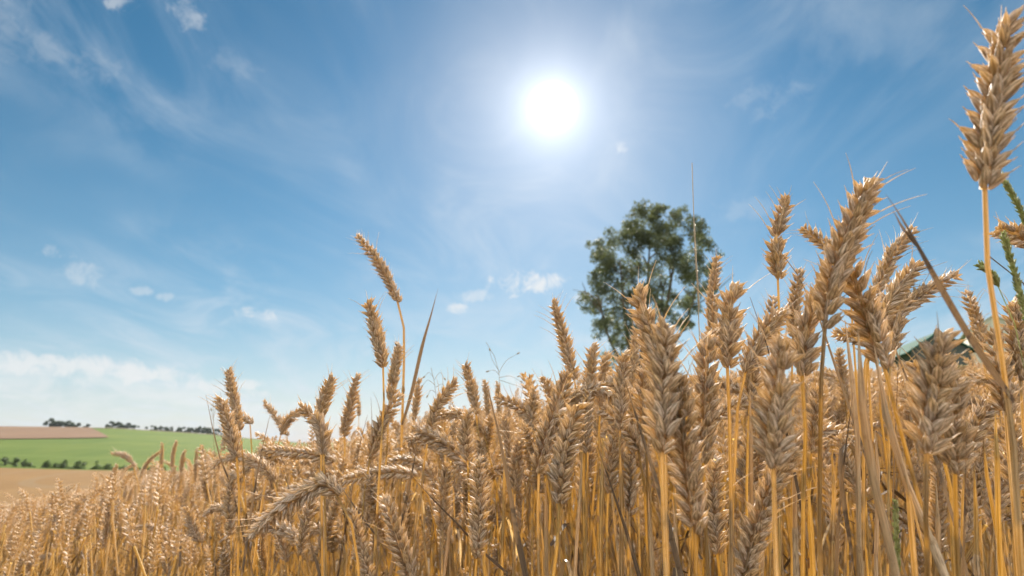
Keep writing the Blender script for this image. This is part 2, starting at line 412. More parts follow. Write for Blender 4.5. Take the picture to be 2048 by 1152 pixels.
def sheet(name, X, Y, Z, m, label=None, kind='structure'):
    n, k = X.shape; G = Geo()
    G.add(np.stack([X, Y, Z], -1).reshape(-1, 3), grid_quads(n, k, False), np.zeros((n * k, 3)))
    o = G.obj(name, m); tag(o, kind=kind, label=label); return o
rr = np.r_[0.001, np.geomspace(.3, 6000, 110)]; aa = np.linspace(-np.pi, np.pi, 241)
RR, AA = np.meshgrid(rr, aa, indexing='ij'); X_ = RR * np.sin(AA); Y_ = RR * np.cos(AA)
sheet('ground', X_, Y_, terrain(X_, Y_), M['soil'])
def hedge_y(u): return np.clip(271 - 390 * (np.asarray(u) + .8), 150, 310)
def patch(name, ufun, y0, y1, m, dz, nu=60, ny=80, skirt=False, edge=None):
    ys = np.geomspace(y0, y1, ny); U_ = np.zeros((ny, nu))
    for i, yv in enumerate(ys): a, b = ufun(yv); U_[i] = np.linspace(a, b, nu)
    Y2 = np.repeat(ys[:, None], nu, 1)
    if edge:                                    # the boundary hedge runs aslant
        k = hedge_y(U_) ; s_ = (np.log(Y2) - math.log(y0)) / math.log(y1 / y0)
        Y2 = np.exp((1 - s_) * math.log(y0) + s_ * np.log(k - 3)) if edge == 'far' else np.exp((1 - s_) * np.log(k + 3) + s_ * math.log(y1))
    X2 = U_ * Y2; Z2 = terrain(X2, Y2) + dz
    if skirt:
        X2 = np.r_[X2[:1], X2]; Y2 = np.r_[Y2[:1] - .4, Y2]; Z2 = np.r_[Z2[:1] - dz, Z2]
    return sheet(name, X2, Y2, Z2, m)
patch('wheat_field', lambda y: (-1.3, -.18), 13, 268, M['wheatfield'], .62, skirt=True, edge='far')
patch('green_field', lambda y: (-1.35, -.05), 275, 760, M['greenfield'], .35, edge='near')
patch('field_margin', lambda y: (-1.35, -.30), 690, 735, M['margin'], .8)
patch('ploughed_field', lambda y: (-1.35, -.625 - .035 * (y - 500) / 200 - .25 * max(0, (512 - y) / 40) ** 1.6), 480, 715, M['ploughed'], 1.0)

# ------------------------------------------------------------------ trees, hedges
def leaf_cloud(centres, radii, n, size, g, flat=.8):
    """n leaf-sized quads scattered in the clumps"""
    c_ = np.asarray(centres); w = np.asarray(radii) ** 2.2; idx = g.choice(len(c_), n, p=w / w.sum())
    d = g.normal(size=(n, 3)); d /= np.linalg.norm(d, axis=1)[:, None]
    rad = np.asarray(radii)[idx] * g.random(n) ** .45
    p = c_[idx] + d * rad[:, None] * np.array([1, 1, flat])
    a = g.normal(size=(n, 3)); a /= np.linalg.norm(a, axis=1)[:, None]; b = np.cross(a, g.normal(size=(n, 3))); b /= np.linalg.norm(b, axis=1)[:, None]
    s = size * g.uniform(.6, 1.3, n)[:, None]
    V = np.stack([p - a * s, p - b * s * .42, p + a * s, p + b * s * .42], 1).reshape(-1, 3)
    Q = np.arange(4 * n).reshape(-1, 4); S = np.zeros((4 * n, 3)); S[:, 2] = np.repeat(np.clip(g.normal(.45, .25, n) + g.normal(0, .15, len(c_))[idx], 0, 1), 4)
    return V, Q, S
def branch(G, pts, r0, r1, k=6, n=10):
    P, L = smooth_curve(pts, n); V, Q, S = tube(P, np.linspace(r0, r1, n), k); G.add(V, Q, S)

def big_tree():
    g = np.random.default_rng(5); d = 34.0
    base = at(1290, 800, d); base[2] = tz(base[0], base[1]) - .05
    root = tag(empty('broadleaf_tree', base), 'lone dark broadleaf tree with see-through crown standing behind the wheat', 'tree')
    cl = []; # clump centres in picture coordinates with radius in px and depth offset
    spec = [(1300, 450, 42), (1345, 455, 38), (1268, 470, 36), (1385, 480, 34), (1320, 500, 50), (1240, 500, 42), (1205, 520, 32), (1415, 495, 30),
            (1190, 490, 22), (1400, 545, 36), (1355, 540, 44), (1290, 545, 46), (1230, 560, 42), (1190, 575, 34), (1180, 610, 28), (1215, 620, 36), (1270, 600, 36),
            (1330, 600, 34), (1385, 600, 30), (1425, 540, 20), (1205, 655, 28), (1235, 680, 26), (1245, 640, 30), (1360, 640, 26), (1300, 645, 26), (1375, 650, 18), (1165, 600, 16),
            (1250, 700, 24), (1410, 575, 24), (1300, 425, 24), (1360, 428, 22), (1275, 430, 20), (1325, 420, 14), (1420, 600, 14), (1390, 445, 20), (1222, 715, 20)]
    cen = []; rad = []
    for px, py, r in spec:
        r_m = r / F * d
        for q in range(7):
            an = g.uniform(0, 6.28); rr_ = r * g.uniform(.25, 1.0)
            cen.append(at(px + math.cos(an) * rr_, py + math.sin(an) * rr_ * .9, d + g.uniform(-1, 1) * 2.6)); rad.append(r_m * g.uniform(.34, .60))
    for q in range(34):                                         # fill the crown evenly
        an = g.uniform(0, 6.28); rr_ = g.random() ** .5
        cen.append(at(1300 + math.cos(an) * rr_ * 122, 545 + math.sin(an) * rr_ * 122, d + g.uniform(-1, 1) * 2.4)); rad.append(g.uniform(.35, .6))
    G = Geo(); G.add(*leaf_cloud(cen, rad, 44000, .075, g, .85))
    # ragged twig ends beyond the clumps
    G.obj('crown', M['treeleaf'], root, base, smooth=False)
    B = Geo()
    fork = base + np.array([-.3, 0, 2.0])
    branch(B, [base, base + np.array([-.1, 0, 1.]), fork], .34, .26, 8)
    for px, py, r0 in ((1240, 520, .17), (1300, 470, .2), (1355, 480, .18), (1400, 560, .12), (1195, 590, .11), (1330, 560, .13), (1262, 600, .12)):
        tip = at(px, py, d + g.uniform(-1.5, 1.5)); mid = fork * .5 + tip * .5 + np.array([(tip[0] - fork[0]) * .16, 0, -.2])
        branch(B, [fork, mid, tip], r0, .03, 6)
        for q in range(5):
            s = g.uniform(.35, .85); p0 = mid * (1 - s) + tip * s if s > .5 else fork * (1 - s) + mid * s
            branch(B, [p0, p0 + np.array([g.normal(0, .5), g.normal(0, .5), g.uniform(.3, .8)]), p0 + np.array([g.normal(0, 1.1), g.normal(0, 1.), g.uniform(.5, 1.6)])], .05, .012, 4, 6)
    B.obj('trunk', M['bark'], root, base)
big_tree()
def small_tree(name, px, base_y, d, h_px, w_px, m, label, group, g, dz=0., n=420, cat='tree', vmin=.26, ls=.07):
    b = at(px, base_y, d); b[2] = tz(b[0], b[1]) + dz
    h = h_px / F * d; w = w_px / F * d / 2
    root = tag(empty(name, b), label, cat, group)
    cen = []; rad = []
    for q in range(11):
        a = g.uniform(0, 6.28); v = g.uniform(vmin, .92); rr_ = w * .75 * math.sin(math.pi * min(.95, v * .85 + .1)) * g.uniform(.2, 1)
        cen.append(b + np.array([math.cos(a) * rr_, math.sin(a) * rr_, h * v])); rad.append(min(w, h * .5) * g.uniform(.42, .62))
    G = Geo(); G.add(*leaf_cloud(cen, rad, int(n * 3), h * ls, g, .85)); G.obj('crown', m, root, b, smooth=False)
    B = Geo(); branch(B, [b - np.array([0, 0, .3]), b + np.array([w * .05, 0, h * .3]), b + np.array([0, 0, h * .7])], h * .035, h * .01, 5, 6); B.obj('trunk', M['bark'], root, b)
def hill_trees():
    g = np.random.default_rng(8)
    # ridge: (px, height px, width px)
    ridge = [(99, 15, 22, 'roundest tree at the left end of the left ridge clump'), (117, 13, 20, 'second tree from the left in the left ridge clump'),
             (133, 13, 18, 'low spreading tree in the middle of the left ridge clump'), (148, 13, 18, 'rightmost tree of the left ridge clump'),
             (172, 9, 11, 'small lone tree between the ridge clumps'),
             (220, 12, 18, 'leftmost tree of the middle ridge clump'), (236, 11, 18, 'second tree of the middle ridge clump'), (251, 11, 18, 'middle ridge clump tree right of its centre'), (267, 9, 18, 'rightmost tree of the middle ridge clump'),
             (306, 12, 18, 'leftmost tree of the long right ridge clump'), (322, 11, 20, 'second tree of the long right ridge clump'), (338, 12, 18, 'third tree of the long right ridge clump'),
             (354, 12, 20, 'fourth tree of the long right ridge clump'), (370, 12, 20, 'fifth tree of the long right ridge clump'), (386, 12, 18, 'sixth tree of the long right ridge clump'),
             (402, 15, 22, 'tallest domed tree in the long right ridge clump'), (418, 14, 20, 'second last tree of the long right ridge clump'), (434, 13, 20, 'last tree of the long right ridge clump beside the ears')]
    for px, h, w, lab in ridge:
        small_tree('ridge_tree', px, 860, 716, h * (1.15 if px < 300 else .95), w * (1.45 if px < 300 else 1.9), M['farleaf'], 'dark ' + lab, 'trees along the distant ridge', g, .2, 420, vmin=.02, ls=.10)
    hed = [(6, 19, 22, 'round hedgerow tree at the left edge below the green field'), (28, 20, 20, 'second hedgerow tree from the left edge'), (53, 20, 24, 'dark hedgerow tree between the left pair and the gap'),
           (93, 20, 22, 'hedgerow tree left of the small bush below the green field'), (110, 13, 14, 'smallest hedgerow tree of the row'), (127, 20, 20, 'hedgerow tree right of the smallest one'),
           (157, 22, 24, 'roundest hedgerow tree in the middle of the row'), (192, 20, 20, 'lone hedgerow tree above the nearest ears'), (216, 15, 22, 'second last hedgerow tree of the row'), (250, 14, 26, 'last low hedgerow tree before the wheat')]
    for px, h, w, lab in hed:
        small_tree('hedgerow_tree', px, 940, float(hedge_y((px - 1024) / F)), h * .88, w * 1.1, M['hedgeleaf'], lab, 'trees in the hedgerow below the green field', g, 0., 420, vmin=.14)
    # the clipped hedge running between them
    G = Geo(); cen = []; rad = []
    for px in np.arange(60, 330, 2.2):
        if 70 < px < 84 or 168 < px < 182: continue
        b = at(px, 940, float(hedge_y((px - 1024) / F))); b[2] = tz(b[0], b[1]) + g.uniform(.4, .9); cen.append(b); rad.append(g.uniform(.5, .9))
    G.add(*leaf_cloud(cen, rad, 5200, .28, g)); o = G.obj('hedge', M['hedgeleaf'], None, cen[0], smooth=False)
    tag(o, 'low dark hedge between tan crop and green field', 'hedge')
    small_tree('bush', 492, 885, 95, 34, 44, M['hedgeleaf'], 'dark round bush seen between two upright ears below the horizon', None, g, 0., 900, 'bush')
    for px, by, d, h, w, lab in ((1680, 850, 21, 45, 120, 'dark green bush behind the stems right of centre'), (1460, 850, 24, 60, 90, 'dark bush behind the stems near the tree'),
                                 (1960, 880, 19, 70, 130, 'dark green bush below the barn at the right edge'), (985, 880, 40, 28, 60, 'small green bush glimpsed between ears at centre')):
        small_tree('bush', px, by, d, h, w, M['hedgeleaf'], lab, None, g, -.3, 1100, 'bush')
hill_trees()
# ------------------------------------------------------------------ farm buildings at the right
def quadmesh(name, polys, m, parent, origin, thick=0.0):
    V = []; Q = []
    G = Geo()
    for p in polys:
        p = np.asarray(p, float); nrm = norm(np.cross(p[1] - p[0], p[2] - p[0]))
        if thick:
            a = p + nrm * thick; q = np.r_[p, a]
            G.add(q, np.array([[0, 1, 2, 3], [7, 6, 5, 4], [0, 4, 5, 1], [1, 5, 6, 2], [2, 6, 7, 3], [3, 7, 4, 0]]), np.zeros((8, 3)))
        else: G.add(p, np.array([[0, 1, 2, 3]]), np.zeros((4, 3)))
    return G.obj(name, m, parent, origin, smooth=False)
def barn(name, px, d, w, l, eave, ridge, rot, roofm, wallm, label, sink=0.):
    b = at(px, 760, d); b[2] = tz(b[0], b[1]) - .1
    c_, s_ = math.cos(rot), math.sin(rot)
    def T(x, y, z): return b + np.array([x * c_ - y * s_, x * s_ + y * c_, z])
    root = tag(empty(name, b), label, 'barn')
    h = w / 2; o = .55; e2 = eave - o * (ridge - eave) / h
    walls = [[T(-h, 0, 0), T(h, 0, 0), T(h, 0, eave), T(-h, 0, eave)], [T(h, l, 0), T(-h, l, 0), T(-h, l, eave), T(h, l, eave)],
             [T(-h, l, 0), T(-h, 0, 0), T(-h, 0, eave), T(-h, l, eave)], [T(h, 0, 0), T(h, l, 0), T(h, l, eave), T(h, 0, eave)]]
    quadmesh('wall', walls, wallm, root, b, .12)
    for yv in (.01, l - .13):
        gp = [[T(-h, yv, eave), T(h, yv, eave), T(.02, yv, ridge - .06), T(-.02, yv, ridge - .06)]]
        quadmesh('gable', gp, wallm, root, b, .1)
    for s in (-1, 1):
        p = [T(0, -.4, ridge), T(0, l + .4, ridge), T(s * (h + o), l + .4, e2), T(s * (h + o), -.4, e2)]
        if s > 0: p = p[::-1]
        quadmesh('roof', [p], roofm, root, b, .12)
    quadmesh('door', [[T(-1.3, -.05, .1), T(1.3, -.05, .1), T(1.3, -.05, 2.5), T(-1.3, -.05, 2.5)]], M['doorpaint'], root, b, .05)
def place_barns():
    d = 60.; top = at(1890, 662, d); z0 = tz(top[0], top[1])
    barn('green_roofed_barn', 1890, d, 5.0, 9., top[2] - z0 - 1.55, top[2] - z0 + .1, R(-14), M['roofgreen'], M['walldark'], 'dark barn with green sheet roof glimpsed between the ears')
    d = 95.; top = at(2010, 626, d); z0 = tz(top[0], top[1])
    barn('cream_roofed_barn', 2010, d, 7., 12., top[2] - z0 - 2.0, top[2] - z0 + .1, R(-30), M['roofcream'], M['wallcream'], 'pale barn with cream roof beyond the right hand ears')
place_barns()

# ------------------------------------------------------------------ wheat stalks
STALKS = 'wheat stalks standing in the field'
def to_ground(pts, g, lean=None):
    """extend the stem below the picture to the soil"""
    a, b = pts[-2], pts[-1]; d = b - a; zg = tz(b[0], b[1])
    sl_ = np.clip(d[:2] / max(.02, -d[2]), -.35, .35) if d[2] < -.01 else g.normal(0, .06, 2)
    drop = b[2] - zg; end = np.array([b[0] + sl_[0] * drop * .55, b[1] + sl_[1] * drop * .55, 0]); end[2] = tz(end[0], end[1]) - .01
    mid = b * .55 + end * .45 + np.array([sl_[0], sl_[1], 0]) * drop * .08
    return list(pts) + [mid, end]
UNIT = 23.8                                # ear width in px x depth in metres
def stalk(ear, width, stem, roll, label, d=None, dtip=0., lod=0, split=False, leaf=None, group=STALKS, seed=None, stem_w=1., tone=None, ear_d=None):
    """ear: picture points base -> tip; stem: picture points from the ear down; width: ear width in px"""
    g = np.random.default_rng(seed if seed is not None else int(ear[0][0] * 7 + ear[0][1] * 13))
    d = d or UNIT / width; sc_ = width * d / UNIT * 1.15 * .88
    n = len(ear); E = [at(x, y, d + dtip * i / (n - 1)) for i, (x, y) in enumerate(ear)]
    P, L = smooth_curve(E, 16)
    dirb = norm(P[1] - P[0])
    if not stem:
        x, y = ear[0]; stem = [(x + (ear[0][0] - ear[-1][0]) * .12, y + 60)]
    Spts = [P[1], P[0]] + [at(x, y, d + g.normal(0, .004)) for x, y in stem]
    Spts = to_ground(Spts[1:], g) if len(Spts) > 2 else to_ground(Spts, g)
    C, Ls = smooth_curve([P[1]] + Spts, 26 if lod == 0 else 14)
    base = C[-1]
    root = tag(empty('wheat_stalk', base), label, 'wheat stalk', group)
    rad = .00118 * sc_ * stem_w; s = np.linspace(0, Ls, len(C)); r = rad * (.72 + .5 * np.clip(s / .35, 0, 1))
    V, Q, S = tube(C, r, 7 if lod == 0 else 5, rnd=g.random()); G = Geo(); G.add(V, Q, S)
    for nd in ((.12 + g.random() * .2) * Ls, .62 * Ls):                 # the joints of the straw
        if lod == 0:
            i = int(nd / Ls * (len(C) - 1)); t_ = norm(C[min(i + 1, len(C) - 1)] - C[i]); p = C[i]
            V, Q, S = tube(np.array([p - t_ * .004, p - t_ * .0015, p + t_ * .0015, p + t_ * .004]), np.array([1.02, 1.35, 1.35, 1.02]) * r[i], 7, rnd=.9); G.add(V, Q, S)
    G.obj('stem', M['stem'], root, base)
    pitch = .0040 * sc_ / 1.15
    if split:
        G = Geo(); V, Q, S = tube(P[:15], .0012 * sc_, 5, rnd=.3); G.add(V, Q, S)
        ear_o = G.obj('ear', M['husk'], root, P[0])
        for slot, pos, Rm in ear_layout(P, R(roll), sc_, pitch, g):
            o = bpy.data.objects.new('spikelet', SPKMESH[slot * 4 + g.integers(4)]); COL.objects.link(o)
            o.parent = ear_o; mtx = Matrix(Rm.tolist()).to_4x4(); mtx.translation = Vector(tuple(pos - P[0])); o.matrix_local = mtx
    else:
        G = Geo(); ear_geo(G, P, R(roll), sc_, pitch, lod, g, color=tone); G.obj('ear', M['husk'], root, P[0])
    if g.random() < .42:                                        # a withered leaf hanging from a joint of the straw
        i = int((.16 + g.random() * .22) * (len(C) - 1)); p = C[i]; a = g.uniform(0, 6.28); l = g.uniform(.05, .12); o_ = np.array([math.cos(a), math.sin(a) * .6, 0])
        LP, _ = smooth_curve([p, p + o_ * l * .25 + np.array([0, 0, l * g.uniform(.1, .4)]), p + o_ * l * .6 + np.array([0, 0, -l * g.uniform(-.2, .4)]), p + o_ * l * g.uniform(.5, .8) + np.array([0, 0, -l * g.uniform(.3, .9)])], 12)
        G = Geo(); V, Q, S = ribbon(LP, .0019 * np.clip((1 - np.linspace(0, 1, 12)) * 3, .08, 1) * np.clip(.5 + np.linspace(0, 3, 12), 0, 1), np.array([o_[1], -o_[0], .3]), g.random(), .6)
        G.add(V, Q, S); G.obj('leaf', M['leaf' if g.random() < .5 else 'oldstraw'], root, p)
    for lf in (leaf or []):
        pts, w = lf; LP, LL = smooth_curve([at(x, y, d) for x, y in pts], 18)
        t_ = np.linspace(0, 1, 18); wd = w / F * d / 2 * np.minimum(1, .55 + t_ * 3) * np.clip((1 - t_) * 2.2, .05, 1)
        G = Geo(); V, Q, S = ribbon(LP, wd, np.array([1., .2, .1]), g.random()); G.add(V, Q, S); G.obj('leaf', M['leaf'], root, LP[0])
    return root

H = [  # ear points base -> tip | width px | stem | roll | label | extras
 ([(1966,378),(1984,210),(2016,14)],100,[(1968,470),(1990,640),(2018,800),(2036,1000),(2044,1152)],8,'tall ear towering at top right, the highest of all',dict(leaf=[([(2030,805),(1950,690),(1890,590),(1840,500),(1800,430),(1771,388)],17),([(1838,498),(1805,455),(1790,428),(1783,418)],7)])),
 ([(1556,558),(1552,480),(1576,386)],46,[(1559,620),(1557,700)],15,'upright narrow ear alone against blue sky left of the big bent ear',{}),
 ([(1648,655),(1666,550),(1708,440),(1748,337)],82,[(1645,700),(1641,800),(1640,1000),(1640,1152)],62,'big bright ear bending right with two long bristles at its tip',{}),
 ([(1771,736),(1737,640),(1690,500)],80,[(1782,790),(1812,900),(1850,1040),(1880,1152)],12,'big pale ear leaning left, crossing in front of the big bent ear',{}),
 ([(1690,530),(1650,490),(1600,450)],38,[(1702,600),(1708,700)],35,'short ear pointing up left from behind the big bent ear',{}),
 ([(1742,610),(1765,552),(1795,495),(1838,447)],40,[(1735,680),(1740,800)],80,'slender two-rowed ear behind the long dry leaf at right',{}),
 ([(1752,648),(1785,590),(1843,520)],54,[(1735,700),(1728,800)],10,'golden ear leaning right, between the two slender right leaning ears',{}),
 ([(1752,672),(1800,622),(1860,578),(1925,545)],44,[(1735,720),(1730,830)],85,'slender open ear reaching far right under the long dry leaf',{}),
 ([(1966,700),(1952,640),(1930,577)],34,[(1972,760)],75,'small golden ear curling left beside the tall ear stem',{}),
 ([(2075,500),(2035,470),(1988,455)],60,[(2110,560),(2120,700)],40,'ear entering from the right edge and pointing left',{}),
 ([(2042,760),(2034,680),(2026,590)],58,[(2046,850)],20,'golden upright ear cut by the right edge above the stems',{}),
 ([(1851,905),(1866,780),(1884,655)],96,[(1848,960),(1852,1060),(1854,1152)],6,'nearest blurred ear at right with a long dark bristle on top',{}),
 ([(1910,945),(1904,820),(1893,700)],88,[(1913,990),(1916,1152)],3,'large grey ear just right of the nearest blurred ear',{}),
 ([(1880,880),(1852,800),(1830,716)],70,[(1900,950),(1905,1100)],30,'grey ear half hidden left behind the nearest blurred ear',{}),
 ([(2012,830),(1998,740),(1984,655)],64,[(2016,900)],25,'ear behind the lower stem of the tall right ear',{}),
 ([(1932,915),(1958,840),(2008,772)],52,[(1926,980)],78,'dull two-rowed ear leaning right below the barn',{}),
 ([(1546,935),(1553,800),(1570,668)],94,[(1549,1000),(1553,1152)],4,'large greyish ear with neat herringbone rows, centre of the right half',{}),
 ([(1602,750),(1613,655),(1642,560)],76,[(1606,800),(1612,900),(1606,1050)],6,'pale herringbone ear between the large greyish ear and the bent one',{}),
 ([(1454,735),(1457,640),(1471,562)],68,[(1458,800),(1462,1000),(1464,1152)],5,'pale bristly ear just right of the tree',{}),
 ([(1430,720),(1424,610),(1436,500)],34,[(1434,800)],70,'thin tall ear against the right side of the tree crown',{}),
 ([(1488,745),(1528,665),(1578,612)],56,[(1476,800)],25,'ear leaning right in front of the sky gap, right of the bristly ear',{}),
 ([(1586,680),(1590,610),(1600,532)],40,[(1584,740)],50,'small upright ear behind the dark diagonal leaf',{}),
 ([(1322,770),(1298,660),(1268,565)],70,[(1330,850),(1332,1000)],8,'brownish ear leaning left in front of the tree crown',{}),
 ([(1322,905),(1327,765),(1333,628)],88,[(1325,980),(1332,1152)],12,'big pale ear directly below the tree, right of the brownish one',{}),
 ([(1392,1065),(1368,880),(1361,735)],86,[(1396,1110),(1392,1152)],55,'long grey ear hanging low in front, its tip below the tree',{}),
 ([(1405,925),(1411,790),(1416,656)],72,[(1408,980),(1416,1152)],60,'grey ear right beside the long low grey ear',{}),
 ([(1433,1105),(1425,1000),(1431,905)],60,[(1440,1152)],10,'greenish yellow ear low beside the long grey ear',{}),
 ([(1484,1180),(1502,1095),(1542,975),(1602,882)],72,[(1478,1240)],66,'low ear curving right across the foot of the large greyish ear',{}),
 ([(1119,1005),(1130,900),(1160,797)],70,[(1120,1045),(1114,1100),(1104,1152)],4,'large grey herringbone ear low at centre on a thick stem',{}),
 ([(1074,945),(1102,850),(1142,735)],58,[(1075,1010),(1078,1152)],68,'long grey ear leaning right, just left of the low centre herringbone ear',{}),
 ([(1150,760),(1124,665),(1103,590)],36,[(1160,830)],14,'slim brown ear rising alone left of the tree',{}),
 ([(1281,905),(1248,850),(1197,812)],46,[(1287,945),(1292,1040),(1296,1152)],72,'nodding pale ear pointing up left below the tree',{}),
 ([(966,948),(1010,936),(1058,928)],30,[(958,975),(955,1060)],80,'small horizontal ear pointing right at lower centre',{}),
 ([(936,920),(930,870),(937,815)],46,[(938,1000)],5,'orange tinted upright ear above the lower centre',{}),
 ([(954,1115),(958,1005),(956,905)],52,[(950,1152)],14,'grey upright ear lowest at centre left of the broad dark leaf',{}),
 ([(956,958),(920,912),(870,876),(813,854)],44,[(966,1010),(970,1152)],82,'two-rowed ear arching left from the lower centre',{}),
 ([(680,990),(646,968),(597,992),(550,1026),(490,1086)],50,[(692,1012),(706,1060),(715,1122),(718,1170)],70,'big drooping grey ear hanging down left, largest of the left half',{}),
 ([(834,952),(790,944),(730,950),(671,965)],36,[(844,966),(857,994),(867,1030),(878,1152)],84,'horizontal plaited ear right of the big drooping ear',{}),
 ([(672,924),(634,911),(570,904),(509,900)],34,[(690,945),(700,1010),(692,1152)],80,'horizontal ear pointing left above the big drooping ear',{}),
 ([(647,908),(644,860),(625,832),(596,810)],46,[(648,950),(651,1152)],6,'grey ear bending left at its top, over the horizontal ears',{}),
 ([(640,842),(648,800),(667,749)],40,[(642,900)],12,'pale ear rising behind the grey ear with bent top',{}),
 ([(688,872),(702,805),(716,742)],30,[(690,930),(692,1030)],66,'dark slim ear leaning right, left of the tall pair',{}),
 ([(718,832),(717,808),(713,782)],14,[(716,880)],20,'tiny distant ear right of the dark slim ear',{}),
 ([(480,860),(468,798),(455,731)],33,[(486,920)],20,'taller ear of the crossing pair at left against the sky',{}),
 ([(475,915),(457,850),(438,788)],42,[(478,960),(475,1152)],6,'lower front ear of the crossing pair at left',{}),
 ([(506,848),(482,834),(458,862),(443,905)],24,[(508,880),(505,940),(512,1060)],50,'withered hooked ear hanging behind the crossing pair',{}),
 ([(576,872),(550,830),(523,799)],20,[(582,920)],75,'thin ear pointing up left of the bent top grey ear',{}),
 ([(561,868),(578,838),(613,816)],26,[(552,905),(545,1000)],60,'golden ear leaning right toward the bent top grey ear',{}),
 ([(768,734),(752,662),(734,595)],42,[(769,770),(765,850),(758,960)],6,'golden fishbone ear left of the highest nodding ear',{}),
 ([(798,605),(757,525),(707,464)],30,[(807,645),(808,720),(804,850),(800,1000),(797,1152)],74,'highest ear of the left half, nodding left on a long bare stem',dict(stem_w=1.5,leaf=[([(804,850),(822,790),(845,690),(862,630),(876,577)],7)])),
 ([(780,800),(790,740),(799,682)],34,[(776,860)],30,'ear close behind the bare stem of the highest nodding ear',{}),
 ([(738,918),(768,840),(806,782)],38,[(730,980)],64,'long dark ear leaning right below the golden fishbone ear',{}),
 ([(828,840),(834,795),(838,752)],24,[(826,900)],20,'small ear just right of the thin grass blade',{}),
 ([(856,868),(880,805),(917,757)],40,[(848,930)],12,'bristly ear leaning right at the centre skyline',{}),
 ([(954,828),(942,770),(928,720)],34,[(958,900)],8,'upright brown ear tallest at the centre skyline',{}),
 ([(976,835),(974,795),(969,756)],20,[(978,900)],30,'small ear right of the tallest centre ear',{}),
 ([(999,830),(997,795),(995,760)],18,[(1000,900)],15,'second small ear right of the tallest centre ear',{}),
 ([(1088,862),(1056,828),(1020,804),(984,794)],36,[(1098,910)],60,'nodding ear pointing left at centre under the small pair',{}),
 ([(1178,800),(1182,740),(1188,682)],40,[(1176,860)],22,'golden ear under the left edge of the tree crown',{}),
 ([(1200,815),(1206,750),(1216,700)],34,[(1198,880)],40,'golden ear under the tree trunk',{}),
 ([(1262,780),(1268,715),(1272,650)],34,[(1260,850)],18,'golden ear left behind the brownish leaning ear',{}),
 ([(1240,860),(1242,775),(1248,696)],50,[(1240,930),(1242,1040)],6,'grey herringbone ear below the tree trunk',{}),
 ([(1658,888),(1705,862),(1770,848)],24,[(1645,930)],80,'small horizontal ear among bare stems at right',{}),
 ([(1850,1088),(1790,1030),(1700,1016)],34,[(1862,1130)],60,'shabby half empty ear lying across the stems low at right',{}),
 ([(1986,1075),(1982,1030),(1974,985)],26,[(1990,1152)],40,'small golden ear low at right among yellow stems',{}),
 ([(2070,1075),(2040,1045),(2008,1026)],40,[(2090,1110)],50,'yellow ear poking in from the right edge near the bottom',{}),
 ([(270,934),(248,910),(219,908)],15,[(276,960)],60,'drooping ear against the green field, leftmost of the nodding ones',{}),
 ([(280,956),(296,925),(324,900)],12,[(276,990)],60,'thin ear leaning right against the green field',{}),
 ([(322,944),(323,915),(325,882)],11,[(322,990)],30,'slim upright ear against the green field left of the white tipped one',{}),
 ([(344,940),(347,905),(355,878)],12,[(342,990)],30,'pale tipped ear against the green field',{}),
 ([(362,950),(365,920),(370,898)],13,[(360,990)],30,'golden ear against the green field right of the pale tipped one',{}),
 ([(391,962),(392,925),(394,894)],11,[(390,1000)],20,'left one of two slim ears near the crossing pair',{}),
 ([(402,965),(404,925),(405,885)],11,[(402,1000)],20,'right one of two slim ears near the crossing pair',{}),
 ([(204,990),(222,955),(236,925)],12,[(198,1030)],50,'ear leaning right in front of the hedgerow',{}),
 ([(342,1070),(308,1054),(262,1057)],17,[(345,1100)],80,'bright white drooping ear low at left',{}),
 ([(128,1120),(95,1112),(66,1122)],15,[(130,1150)],80,'dark nodding ear near the bottom left corner',{}),
 ([(402,1085),(385,1055),(372,1010)],30,[(408,1140)],70,'sunlit ear leaning left low beside the crossing pair',{}),
 ([(824,1160),(790,1060),(765,985)],50,[(836,1200)],60,'grey tipped ear low at left of centre leaning left',{}),
 ([(745,1175),(722,1095),(700,1010)],44,[(752,1220)],30,'shaggy pale ear at the bottom beside the drooping ear stem',{}),
 ([(600,1110),(612,1040),(630,985)],40,[(598,1152)],30,'dull ear in shade under the big drooping ear',{}),
 ([(462,1070),(460,1000),(466,940)],34,[(462,1152)],20,'shaded ear below the crossing pair',{}),
 ([(885,1060),(888,985),(898,920)],40,[(884,1130)],40,'shaded ear between the horizontal plaited ear and the grey upright ear',{}),

 ([(1500,800),(1508,720),(1531,645)],52,[(1496,870),(1494,1000)],20,'pale ear right of the bristly one, half hidden by the large greyish ear',{}),
 ([(1546,690),(1541,640),(1549,588)],34,[(1548,760)],40,'small ear in the sky gap below the upright narrow ear',{}),
 ([(1746,694),(1712,674),(1666,668)],40,[(1760,740),(1764,850)],76,'horizontal ear pointing left between the two big crossing ears and the bare stems',{}),
 ([(1622,905),(1631,840),(1636,770)],48,[(1620,980),(1618,1100)],30,'shaded ear right of the large greyish ear, below the pale herringbone one',{}),
 ([(1692,800),(1685,745),(1677,692)],30,[(1696,880)],18,'small backlit ear seen between the bare stems at right',{}),
 ([(1292,865),(1287,790),(1292,722)],50,[(1294,940),(1296,1010)],35,'golden ear just left of the big pale ear below the tree',{}),
 ([(1350,960),(1347,880),(1338,800)],54,[(1352,1040)],70,'ear squeezed between the big pale ear and the long grey ear',{}),
 ([(1216,985),(1220,925),(1232,868)],44,[(1214,1060)],16,'brown ear low under the nodding ear below the tree',{}),
 ([(1172,905),(1168,840),(1178,775)],42,[(1174,980),(1172,1080)],28,'ear right of the low centre herringbone ear, tip under the slim brown ear',{}),
 ([(1064,905),(1062,835),(1072,772)],38,[(1064,980)],12,'ear left of the long grey ear leaning right',{}),
 ([(1030,985),(1032,925),(1042,868)],36,[(1028,1060)],44,'ear behind the broad dark leaf at lower centre',{}),
 ([(1782,700),(1792,640),(1816,580)],46,[(1778,780)],30,'ear between the leaning golden ear and the barn roof',{}),
